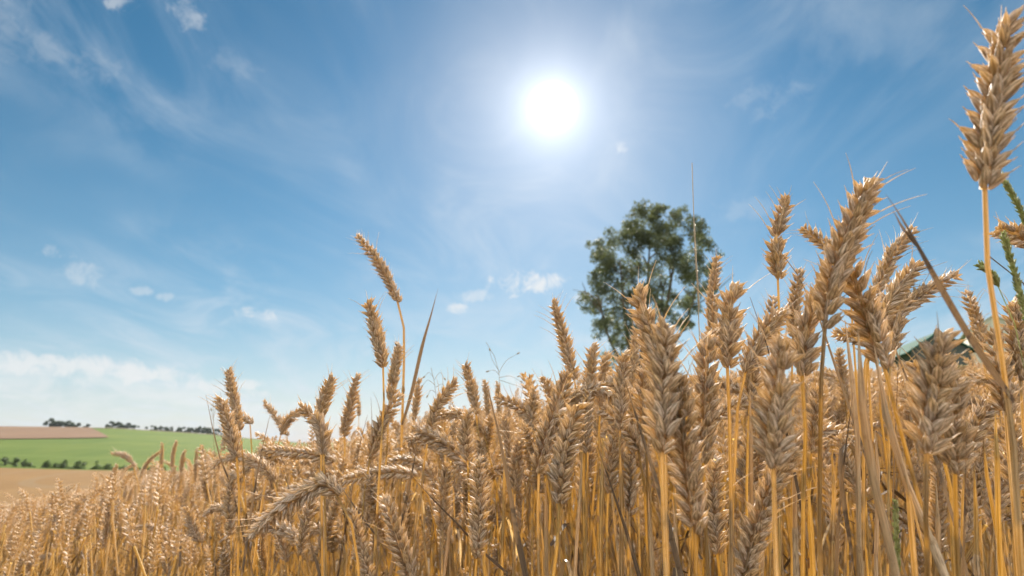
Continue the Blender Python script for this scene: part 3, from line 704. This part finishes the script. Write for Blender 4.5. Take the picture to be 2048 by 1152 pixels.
 ([(1960,1010),(1955,935),(1964,862)],46,[(1962,1080)],22,'ear low right of the blurred dark blade',{}),
 ([(2024,980),(2030,905),(2022,838)],50,[(2026,1060)],10,'ear low at the right edge under the tall ear stem',{}),
 ([(1496,1015),(1490,940),(1498,868)],46,[(1500,1090)],24,'ear left of the foot of the large greyish ear',{}),
 ([(1258,1030),(1262,970),(1256,905)],44,[(1260,1100)],58,'low shaded ear right of the pointed dark leaf',{}),
 ([(1120,860),(1106,800),(1084,748)],34,[(1128,920)],40,'backlit ear leaning left behind the long grey centre ear',{}),
 ([(1412,1080),(1408,1010),(1400,948)],46,[(1414,1140)],30,'shaded ear under the grey ear beside the long low one',{}),
]
NSPLIT = 0
for ear, w, stem, roll, lab, ex in H:
    sp = w >= 50
    stalk(ear, w, stem, roll, lab, split=sp, lod=0 if w >= 26 else 1, **ex)

# the rest of the 300 that show largest: placed under the photograph's skyline
SKY = np.array([(0, 1010), (100, 985), (200, 968), (300, 930), (420, 905), (520, 882), (600, 872), (700, 862), (800, 830), (900, 815), (1000, 812), (1080, 796),
                (1150, 765), (1250, 735), (1350, 748), (1450, 745), (1550, 745), (1650, 738), (1750, 735), (1850, 765), (1950, 740), (2048, 690)], float)
def skyline(px): return np.interp(px, SKY[:, 0], SKY[:, 1])
ZONES = [(0, 230, 'at far left below the tan crop field'), (230, 440, 'below the green field at left'), (440, 640, 'around the crossing pair and drooping ear'), (640, 860, 'below the highest nodding ear'),
         (860, 1070, 'below the centre skyline'), (1070, 1290, 'below the tree'), (1290, 1560, 'between the tree and the large greyish ear'), (1560, 1800, 'among the bare stems at right'), (1800, 2200, 'near the right edge')]
def crowd():
    g = np.random.default_rng(77); n = 0; want = 300 - len(H)
    while n < want:
        px = g.uniform(430, 1060) if g.random() < .3 else g.uniform(-30, 2080)
        lo = 1.15 if px < 430 else (.66 if px < 1040 else .5); hi = 2.9 if px < 430 else 1.7
        d = math.exp(g.uniform(math.log(lo), math.log(hi)))
        w = UNIT / d * g.uniform(.85, 1.12)
        depth_drop = abs(g.normal(0, 1)) * (120 if 430 < px < 1320 else 66) * (1.2 / d) ** .3
        ty = skyline(px) + 6 + depth_drop
        tip = at(px, ty, d); hgt = tip[2] - tz(tip[0], tip[1])
        if not .55 < hgt < 1.25 or ty > 1120: continue
        L = w * g.uniform(3.2, 4.6); lean = g.normal(0, 14); droop = g.random() < .26
        a0 = R(lean)
        if droop:
            s = 1 if g.random() < .4 else -1; k = g.uniform(.35, 1.0)
            ear = [(px - s * L * .55, ty + L * (.50 - .25 * k)), (px - s * L * .3, ty + L * .08), (px + s * L * .05, ty), (px + s * L * .36, ty + L * .30 * k)]
            pose = 'nodding'; stem = [(ear[0][0] - s * L * .12, ear[0][1] + L * .4), (ear[0][0] - s * L * .16, ear[0][1] + L * 1.1)]
        else:
            b = (px - math.sin(a0) * L, ty + math.cos(a0) * L); bow = g.normal(0, .05) * L
            ear = [b, ((b[0] + px) / 2 + bow, (b[1] + ty) / 2), (px, ty)]
            pose = 'upright' if abs(lean) < 9 else ('right leaning' if lean > 0 else 'left leaning')
            stem = [(b[0] - math.sin(a0) * L * .25, b[1] + L * .4), (b[0] - math.sin(a0) * L * .4, b[1] + L * 1.0)]
        zone = next(z for a, b_, z in ZONES if px < b_)
        near = 'nearer' if d < math.sqrt(lo * hi) else 'farther'
        stalk(ear, w, stem, g.uniform(0, 180), f'{pose} wheat stalk in the {near} crowd {zone}', d=d, lod=1, dtip=g.normal(0, .025), group=f'crowded wheat stalks {zone}', seed=int(g.integers(1e9)))
        n += 1
crowd()

# everything smaller: one mass of wheat filling the field
def mass():
    g = np.random.default_rng(3); G = Geo(); V3 = []
    libs = []
    for q in range(26):                                           # ready-made ears, upright at the origin, with their bend
        b = g.uniform(.0, .25) if q < 15 else g.uniform(.5, 1.5); L = g.uniform(.062, .088); s = np.linspace(0, 1, 9)
        ang = b * s ** 1.3; P = np.stack([np.cumsum(np.sin(ang)) * L / 9, np.zeros(9), np.cumsum(np.cos(ang)) * L / 9], 1); P -= P[0]
        E = Geo(); ear_geo(E, P, g.uniform(0, 3.1), 1.05, .0046, 2, g, rachis=False, color=0.); libs.append((E.arrays(), P))
    far = []
    for q in range(8):
        b = g.uniform(0, 1.2); L = .075; s = np.linspace(0, 1, 7); ang = b * s
        P = np.stack([np.cumsum(np.sin(ang)) * L / 7, np.zeros(7), np.cumsum(np.cos(ang)) * L / 7], 1)
        V, Q, S = tube(P, np.array([.3, .9, .7, 1., .75, .8, .15]) * .0085, 5); far.append(((V, Q, S), P))
    def one(x, y, h, lod, tone):
        z = tz(x, y); a = g.uniform(0, 6.28); ca, sa = math.cos(a), math.sin(a)
        Rz = np.array([[ca, -sa, 0], [sa, ca, 0], [0, 0, 1]])
        tl = g.normal(0, .12, 2); Sh = np.array([[1, 0, tl[0]], [0, 1, tl[1]], [0, 0, 1]])
        (V, Q, S), P = (libs[g.integers(len(libs))] if lod == 2 else far[g.integers(len(far))])
        ph = P[:, 2].max(); nb = h - ph
        off = np.array([x + tl[0] * nb, y + tl[1] * nb, z + nb])
        S = S.copy(); S[:, 2] += tone
        G.add(V @ Rz.T @ Sh.T + off, Q, S, 0)
        w_ = g.normal(0, .018, 4); C = np.array([[x, y, z - .01], [x + tl[0] * nb * .3 + w_[0], y + tl[1] * nb * .3 + w_[1], z + nb * .4], [x + tl[0] * nb * .7 + w_[2], y + tl[1] * nb * .7 + w_[3], z + nb * .75], off])
        V, Q, S = tube(C, (.0019 if lod == 2 else .0024), 3, rnd=tone); G.add(V, Q, S, 1)
        if g.random() < .7 and lod == 2:
            zz = z + h * g.uniform(.45, .85); dd = g.normal(0, 1, 3); dd[2] = g.normal(.1, .6); dd = norm(dd); l = g.uniform(.06, .17)
            p0 = np.array([x, y, zz]); C = np.array([p0, p0 + dd * l * .5 + np.array([0, 0, .02]), p0 + dd * l - np.array([0, 0, g.uniform(0, .06)])])
            V, Q, S = ribbon(C, np.array([.0025, .003, .0004]), np.cross(dd, [.1, .2, 1.]), tone); G.add(V, Q, S, 2)
    cnt = 0
    # near bands (depth limits, stalks per square metre)
    for y0, y1, dens, lod in ((.75, 1.5, 420, 2), (1.5, 3., 330, 2), (3., 5.5, 170, 2), (5.5, 10., 90, 3), (10, 19, 42, 3)):
        area = (y1 * y1 - y0 * y0) * .92; N = int(area * dens)
        for q in range(N):
            y = math.sqrt(g.uniform(y0 * y0, y1 * y1)); u = g.uniform(-.92, .92); x = u * y
            if u > -.3 and y > 7 and g.random() < .6: continue
            if u < -.32 and y < 1.15: continue
            if u < 0 and y < .95: continue
            h = g.normal(.86, .05) - g.exponential(.075); z = tz(x, y)
            px, py = proj((x, y, z + h)); lim = skyline(px) + 4 + abs(g.normal(0, 8))
            if py < lim:
                v = ray(px, lim); k = y / v[1]; h = CAMZ + v[2] * k - z
                if h < .5: continue
            one(x, y, h, lod, g.random()); cnt += 1
    o = G.obj('wheat', [M['husk'], M['stem'], M['leaf']]); tag(o, 'ripe golden wheat filling the field behind the nearest stalks', 'wheat', kind='stuff')
    print('mass', cnt, 'quads', sum(len(q) for q in G.Q))
mass()

# ------------------------------------------------------------------ bare straws, dry leaves, grasses
def straw(pts, w, d, label, m='stem', name='bare_straw', cat='straw', group='bare straws between the ears', flat=False, taper=True):
    g = np.random.default_rng(int(pts[0][0] * 3 + pts[0][1]))
    P3 = [at(x, y, d + g.normal(0, .003)) for x, y in pts]; P3 = to_ground(P3, g); C, L = smooth_curve(P3, 26)
    t_ = np.linspace(0, 1, 26); r = w * .8 / F * d / 2 * np.clip(.12 + t_ * (7 if taper else 80), 0, 1)
    G = Geo()
    V, Q, S = ribbon(C, r, np.array([1., .3, 0]), g.random(), .5) if flat else tube(C, r, 7, rnd=g.random())
    G.add(V, Q, S)
    if not flat and w > 8:
        i = int(g.uniform(2, 9)); t_ = norm(C[i + 1] - C[i - 1]); rr_ = r[i]
        V, Q, S = tube(np.array([C[i] - t_ * rr_ * 2.2, C[i] - t_ * rr_, C[i] + t_ * rr_, C[i] + t_ * rr_ * 2.2]), np.array([1.02, 1.3, 1.3, 1.02]) * rr_, 7, rnd=.93); G.add(V, Q, S)
        P2 = C[i:i + 7]; V, Q, S = tube(P2, np.linspace(1.28, 1.12, len(P2)) * r[i:i + 7], 7, rnd=g.random()); G.add(V, Q, S)   # the loose sheath below it
    o = G.obj(name, M[m], None, C[-1]); tag(o, label, cat, group); return o
LF = dict(m='leaf', name='dry_leaf_blade', cat='leaf blade', group='dry leaf blades among the stalks', flat=True)
straw([(840,841),(832,900),(816,986),(780,1152)], 9, .62, 'thin dark blade running down left from beside the highest ear stem', **LF)
straw([(975,772),(988,822),(1002,890),(1022,994),(1032,1060),(1052,1152)], 15, .42, 'broad dark dry leaf slanting down right at lower centre', **LF)
straw([(1195,892),(1217,951),(1237,1023),(1279,1152)], 13, .40, 'pointed dark leaf slanting right below the nodding pale ear', **LF)
straw([(1243,740),(1262,800),(1288,880),(1312,960),(1345,1080),(1362,1152)], 15, .38, 'long brown blade crossing from under the tree to bottom centre', **LF)
straw([(1534,468),(1575,520),(1618,586),(1640,640)], 8, .45, 'dark diagonal leaf crossing the upright narrow ear', **LF)
straw([(1500,594),(1518,640),(1540,712),(1560,800)], 9, .4, 'dark pointed blade before the sky gap right of the tree', **LF)
straw([(1740,535),(1752,590),(1776,660),(1800,725),(1830,800),(1862,900),(1900,1010)], 11, .30, 'brown stalk running down right through the big pale ear', **LF)
straw([(1806,636),(1802,690),(1795,760)], 6, .36, 'short thin blade standing above the barn roof', **LF)
straw([(1706,785),(1695,860),(1686,950),(1672,1152)], 15, .30, 'dark brown upright blade among the bare stems at right', **LF)
straw([(1933,855),(1932,960),(1928,1060),(1926,1152)], 15, .24, 'blurred dark blade standing close to the camera at right', **LF)
straw([(1376,720),(1382,760),(1400,820)], 5, .5, 'short blade beside the long low grey ear', **LF)
straw([(412,790),(424,850),(436,905),(470,1000)], 5, .7, 'thin blade beside the crossing pair', **LF)
straw([(540,830),(528,880),(516,940),(500,1040)], 6, .7, 'thin leaf rising right of the crossing pair', **LF)
straw([(735,830),(722,880),(712,930)], 5, .8, 'thin leaf below the tiny distant ear', **LF)
straw([(742,795),(744,850),(746,920)], 4, .8, 'needle like blade below the golden fishbone ear', **LF)
straw([(822,1152),(780,1105),(735,1050),(690,985),(640,920)][::-1], 6, .6, 'dark blade slanting down right through the low left ears', **LF)
straw([(1012,1140),(960,1100),(900,1030),(850,985),(822,950)][::-1], 7, .55, 'dark blade slanting down right from the plaited ear', **LF)
straw([(565,935),(585,1000),(610,1060),(640,1152)], 7, .6, 'brown blade behind the big drooping ear', **LF)
ST = [([(1716,660),(1722,780),(1735,900),(1760,1020),(1792,1152)],24,.27,'thickest pale straw leaning left at right of centre'), ([(1748,690),(1760,780),(1800,930),(1850,1060),(1890,1152)],20,.29,'thick straw slanting right below the big pale ear'),
 ([(1690,640),(1700,720),(1708,800),(1716,900),(1720,1152)],14,.36,'pale straw left of the dark brown blade'), ([(1576,760),(1584,860),(1590,1000),(1592,1152)],13,.40,'golden straw right of the large greyish ear'),
 ([(1500,780),(1502,900),(1506,1152)],12,.42,'straight golden straw left of the large greyish ear'), ([(1206,880),(1204,980),(1200,1152)],13,.45,'golden straw below the golden ears'), ([(1240,900),(1244,1000),(1243,1152)],15,.42,'yellow straw right under the nodding ear'),
 ([(1165,900),(1160,1000),(1150,1152)],11,.45,'brownish straw right of the low centre herringbone ear'), ([(1296,980),(1300,1060),(1306,1152)],13,.4,'pale straw below the big pale ear'), ([(1616,960),(1622,1060),(1626,1152)],16,.36,'yellow straw crossing the low curving ear'),
 ([(1664,900),(1668,1000),(1662,1152)],13,.42,'honey coloured straw left of the dark brown blade'), ([(1750,860),(1756,960),(1752,1152)],12,.44,'narrow gold straw behind the thickest straw'), ([(1990,820),(1994,920),(2002,1152)],14,.4,'bright yellow straw near the right edge'),
 ([(1966,870),(1975,960),(2010,1152)],11,.45,'thin gold straw slanting right near the right edge'), ([(1806,900),(1818,1000),(1830,1152)],17,.33,'yellow leaning straw left of the nearest blurred ear stem'), ([(640,960),(644,1050),(650,1152)],11,.62,'pale straw behind the drooping ear'),
 ([(742,960),(748,1050),(756,1152)],7,.7,'slim straw right of the drooping ear stem'), ([(1010,900),(1008,1000),(1004,1152)],10,.6,'golden straw right of the broad dark leaf'), ([(905,960),(900,1050),(888,1152)],9,.65,'slim golden straw left of the grey upright ear'),
 ([(536,940),(520,1030),(505,1152)],8,.75,'golden straw slanting left below the crossing pair'), ([(1092,960),(1092,1060),(1094,1152)],12,.45,'pink brown straw under the long grey centre ear'), ([(1345,1000),(1352,1080),(1356,1152)],12,.4,'grey straw beside the greenish yellow ear'),
 ([(1530,1000),(1526,1080),(1524,1152)],10,.46,'thin golden straw under the large greyish ear'), ([(1872,960),(1876,1060),(1880,1152)],13,.4,'dull straw between the two near right ear stems'), ([(1948,930),(1952,1040),(1955,1152)],12,.4,'golden straw right of the blurred dark blade')]
for i_, (pts, w, d, lab) in enumerate(ST): straw(pts, w * .85, d, lab, taper=False, m='oldstraw' if any(q in lab for q in ('pale', 'dull', 'brownish', 'grey', 'thick')) else 'stem')
straw([(1868,676),(1820,705),(1785,738),(1770,768),(1772,800)], 6, .3, 'thin curled cream straw strip hooked over the ears at right', name='curled_straw', cat='straw', group=None)
# grasses
def grass(pts, d, label, m, w, spike=None, rough=0., name='grass_stem'):
    g = np.random.default_rng(int(pts[0][0])); P3 = to_ground([at(x, y, d) for x, y in pts], g); C, L = smooth_curve(P3, 40)
    root = tag(empty(name, C[-1]), label, 'grass'); G = Geo()
    V, Q, S = tube(C, np.linspace(.5, 1, 40) * w / F * d / 2, 5, rnd=g.random()); G.add(V, Q, S); G.obj('stem', M[m], root, C[-1])
    if spike:
        E, _ = smooth_curve([at(x, y, d) for x, y in spike[0]], 30); G = Geo(); wr = spike[1] / F * d / 2
        r = wr * np.clip(np.minimum(np.linspace(.3, 5, 30), np.linspace(5, .4, 30)), 0, 1); V, Q, S = tube(E, r * .75, 6, rnd=.2); G.add(V, Q, S)
        for q in range(spike[2]):
            i = g.integers(1, 29); t_ = norm(E[min(i + 1, 29)] - E[i - 1]); o_ = norm(np.cross(t_, g.normal(size=3)))
            V, Q, S = floret(wr * g.uniform(1.6, 2.4), wr * .7, wr * .5, 1, .2, g.random()); Rm = axis_rot(t_ + o_ * .45, o_); G.add(V @ Rm.T + E[i] + o_ * r[i] * .5, Q, S)
        G.obj('seed_head', M[m], root, E[0])
    return root
grass([(1384,326),(1389,470),(1396,600),(1400,700)], .55, 'single hair thin tall grass stem crossing the tree crown', 'finegrass', 3.2, ([(1399,620),(1392,520),(1388,440)], 5, 40))
grass([(2000,348),(2026,392),(2062,462),(2085,560)], .30, 'rough green grass spike slanting right behind the tall ear', 'greenstem', 7, ([(2066,470),(2026,392),(1998,346)], 11, 120))
grass([(2006,466),(2024,530),(2046,600),(2070,720)], .30, 'rough green grass spike with pale flowers near the right edge', 'greenstem', 7, ([(2060,660),(2026,535),(2004,464)], 12, 140))
grass([(1996,572),(2022,625),(2040,690),(2060,800)], .32, 'drooping dark grass stem with small seed head beside the tall ear stem', 'greenstem', 4, ([(1998,574),(1980,545),(1958,530)], 14, 60))
grass([(1791,1000),(1794,1080),(1798,1152)], .34, 'dark green grass spike standing low among straws at right', 'greenstem', 7, ([(1797,1150),(1793,1080),(1790,1002)], 10, 110))
grass([(1978,512),(2010,540),(2050,570),(2090,640)], .32, 'thin brown twig of grass slanting behind the tall ear stem', 'leaf', 5)
def panicle(pts, d, label, brs):
    root = grass(pts, d, label, 'finegrass', 1.8); g = np.random.default_rng(int(pts[0][0] * 5)); base = WORLDPOS[root.name]; G = Geo()
    for b in brs:
        P, _ = smooth_curve([at(x, y, d) for x, y in b], 10); V, Q, S = tube(P, np.linspace(1.1, .7, 10) / F * d / 2, 3); G.add(V, Q, S)
        V, Q, S = floret(7 / F * d, 3.2 / F * d, 2.4 / F * d, 1, .1, .5); t_ = norm(P[-1] - P[-2]); G.add(V @ axis_rot(t_, (0, -1, 0)).T + P[-1], Q, S)
    G.obj('panicle', M['finegrass'], root, base)
panicle([(972,684),(990,715),(998,745),(1000,800)], .9, 'wispy grass panicle with fine branches above the centre skyline', [[(998,745),(1012,722),(1034,708)], [(998,742),(984,718),(980,702)], [(999,755),(1020,752),(1040,762)], [(999,760),(1030,770),(1060,780)], [(999,750),(988,740),(978,742)]])
panicle([(1076,760),(1060,758),(1045,770),(1040,820)], .9, 'arching wispy grass right of the centre panicle', [[(1060,758),(1050,750),(1040,752)], [(1060,758),(1072,764),(1080,776)]])
panicle([(862,735),(868,760),(872,790),(874,840)], .9, 'fine branching grass left of the centre skyline ears', [[(868,760),(880,745),(888,755)], [(870,770),(856,760),(846,770)], [(871,775),(885,768),(892,785)], [(868,755),(858,745),(850,752)], [(872,785),(862,780),(856,790)]])
panicle([(426,800),(427,840),(428,880),(430,960)], 1.1, 'faint thin grass left of the crossing pair', [[(427,835),(430,825),(431,815)], [(427,840),(424,832),(423,822)]])

# ------------------------------------------------------------------ the air
def haze():
    G = Geo(); x0, x1, y0, y1, z0, z1 = -2200., 2200., -300., 1500., -60., 60.
    V = np.array([[x, y, z] for z in (z0, z1) for y in (y0, y1) for x in (x0, x1)])
    Q = np.array([[0, 2, 3, 1], [4, 5, 7, 6], [0, 1, 5, 4], [2, 6, 7, 3], [0, 4, 6, 2], [1, 3, 7, 5]])
    G.add(V, Q, np.zeros((8, 3)))
    m = bpy.data.materials.new('haze'); m.use_nodes = True; t = NT(m.node_tree); t.n.clear(); o = t.new('ShaderNodeOutputMaterial')
    v = t.new('ShaderNodeVolumePrincipled'); v.inputs['Color'].default_value = (.80, .88, 1, 1); v.inputs['Density'].default_value = .000025; v.inputs['Anisotropy'].default_value = .2
    t.l.new(v.outputs[0], o.inputs['Volume']); tag(G.obj('haze', m, smooth=False), 'thin blue summer haze over the fields', 'haze', kind='stuff')
haze()
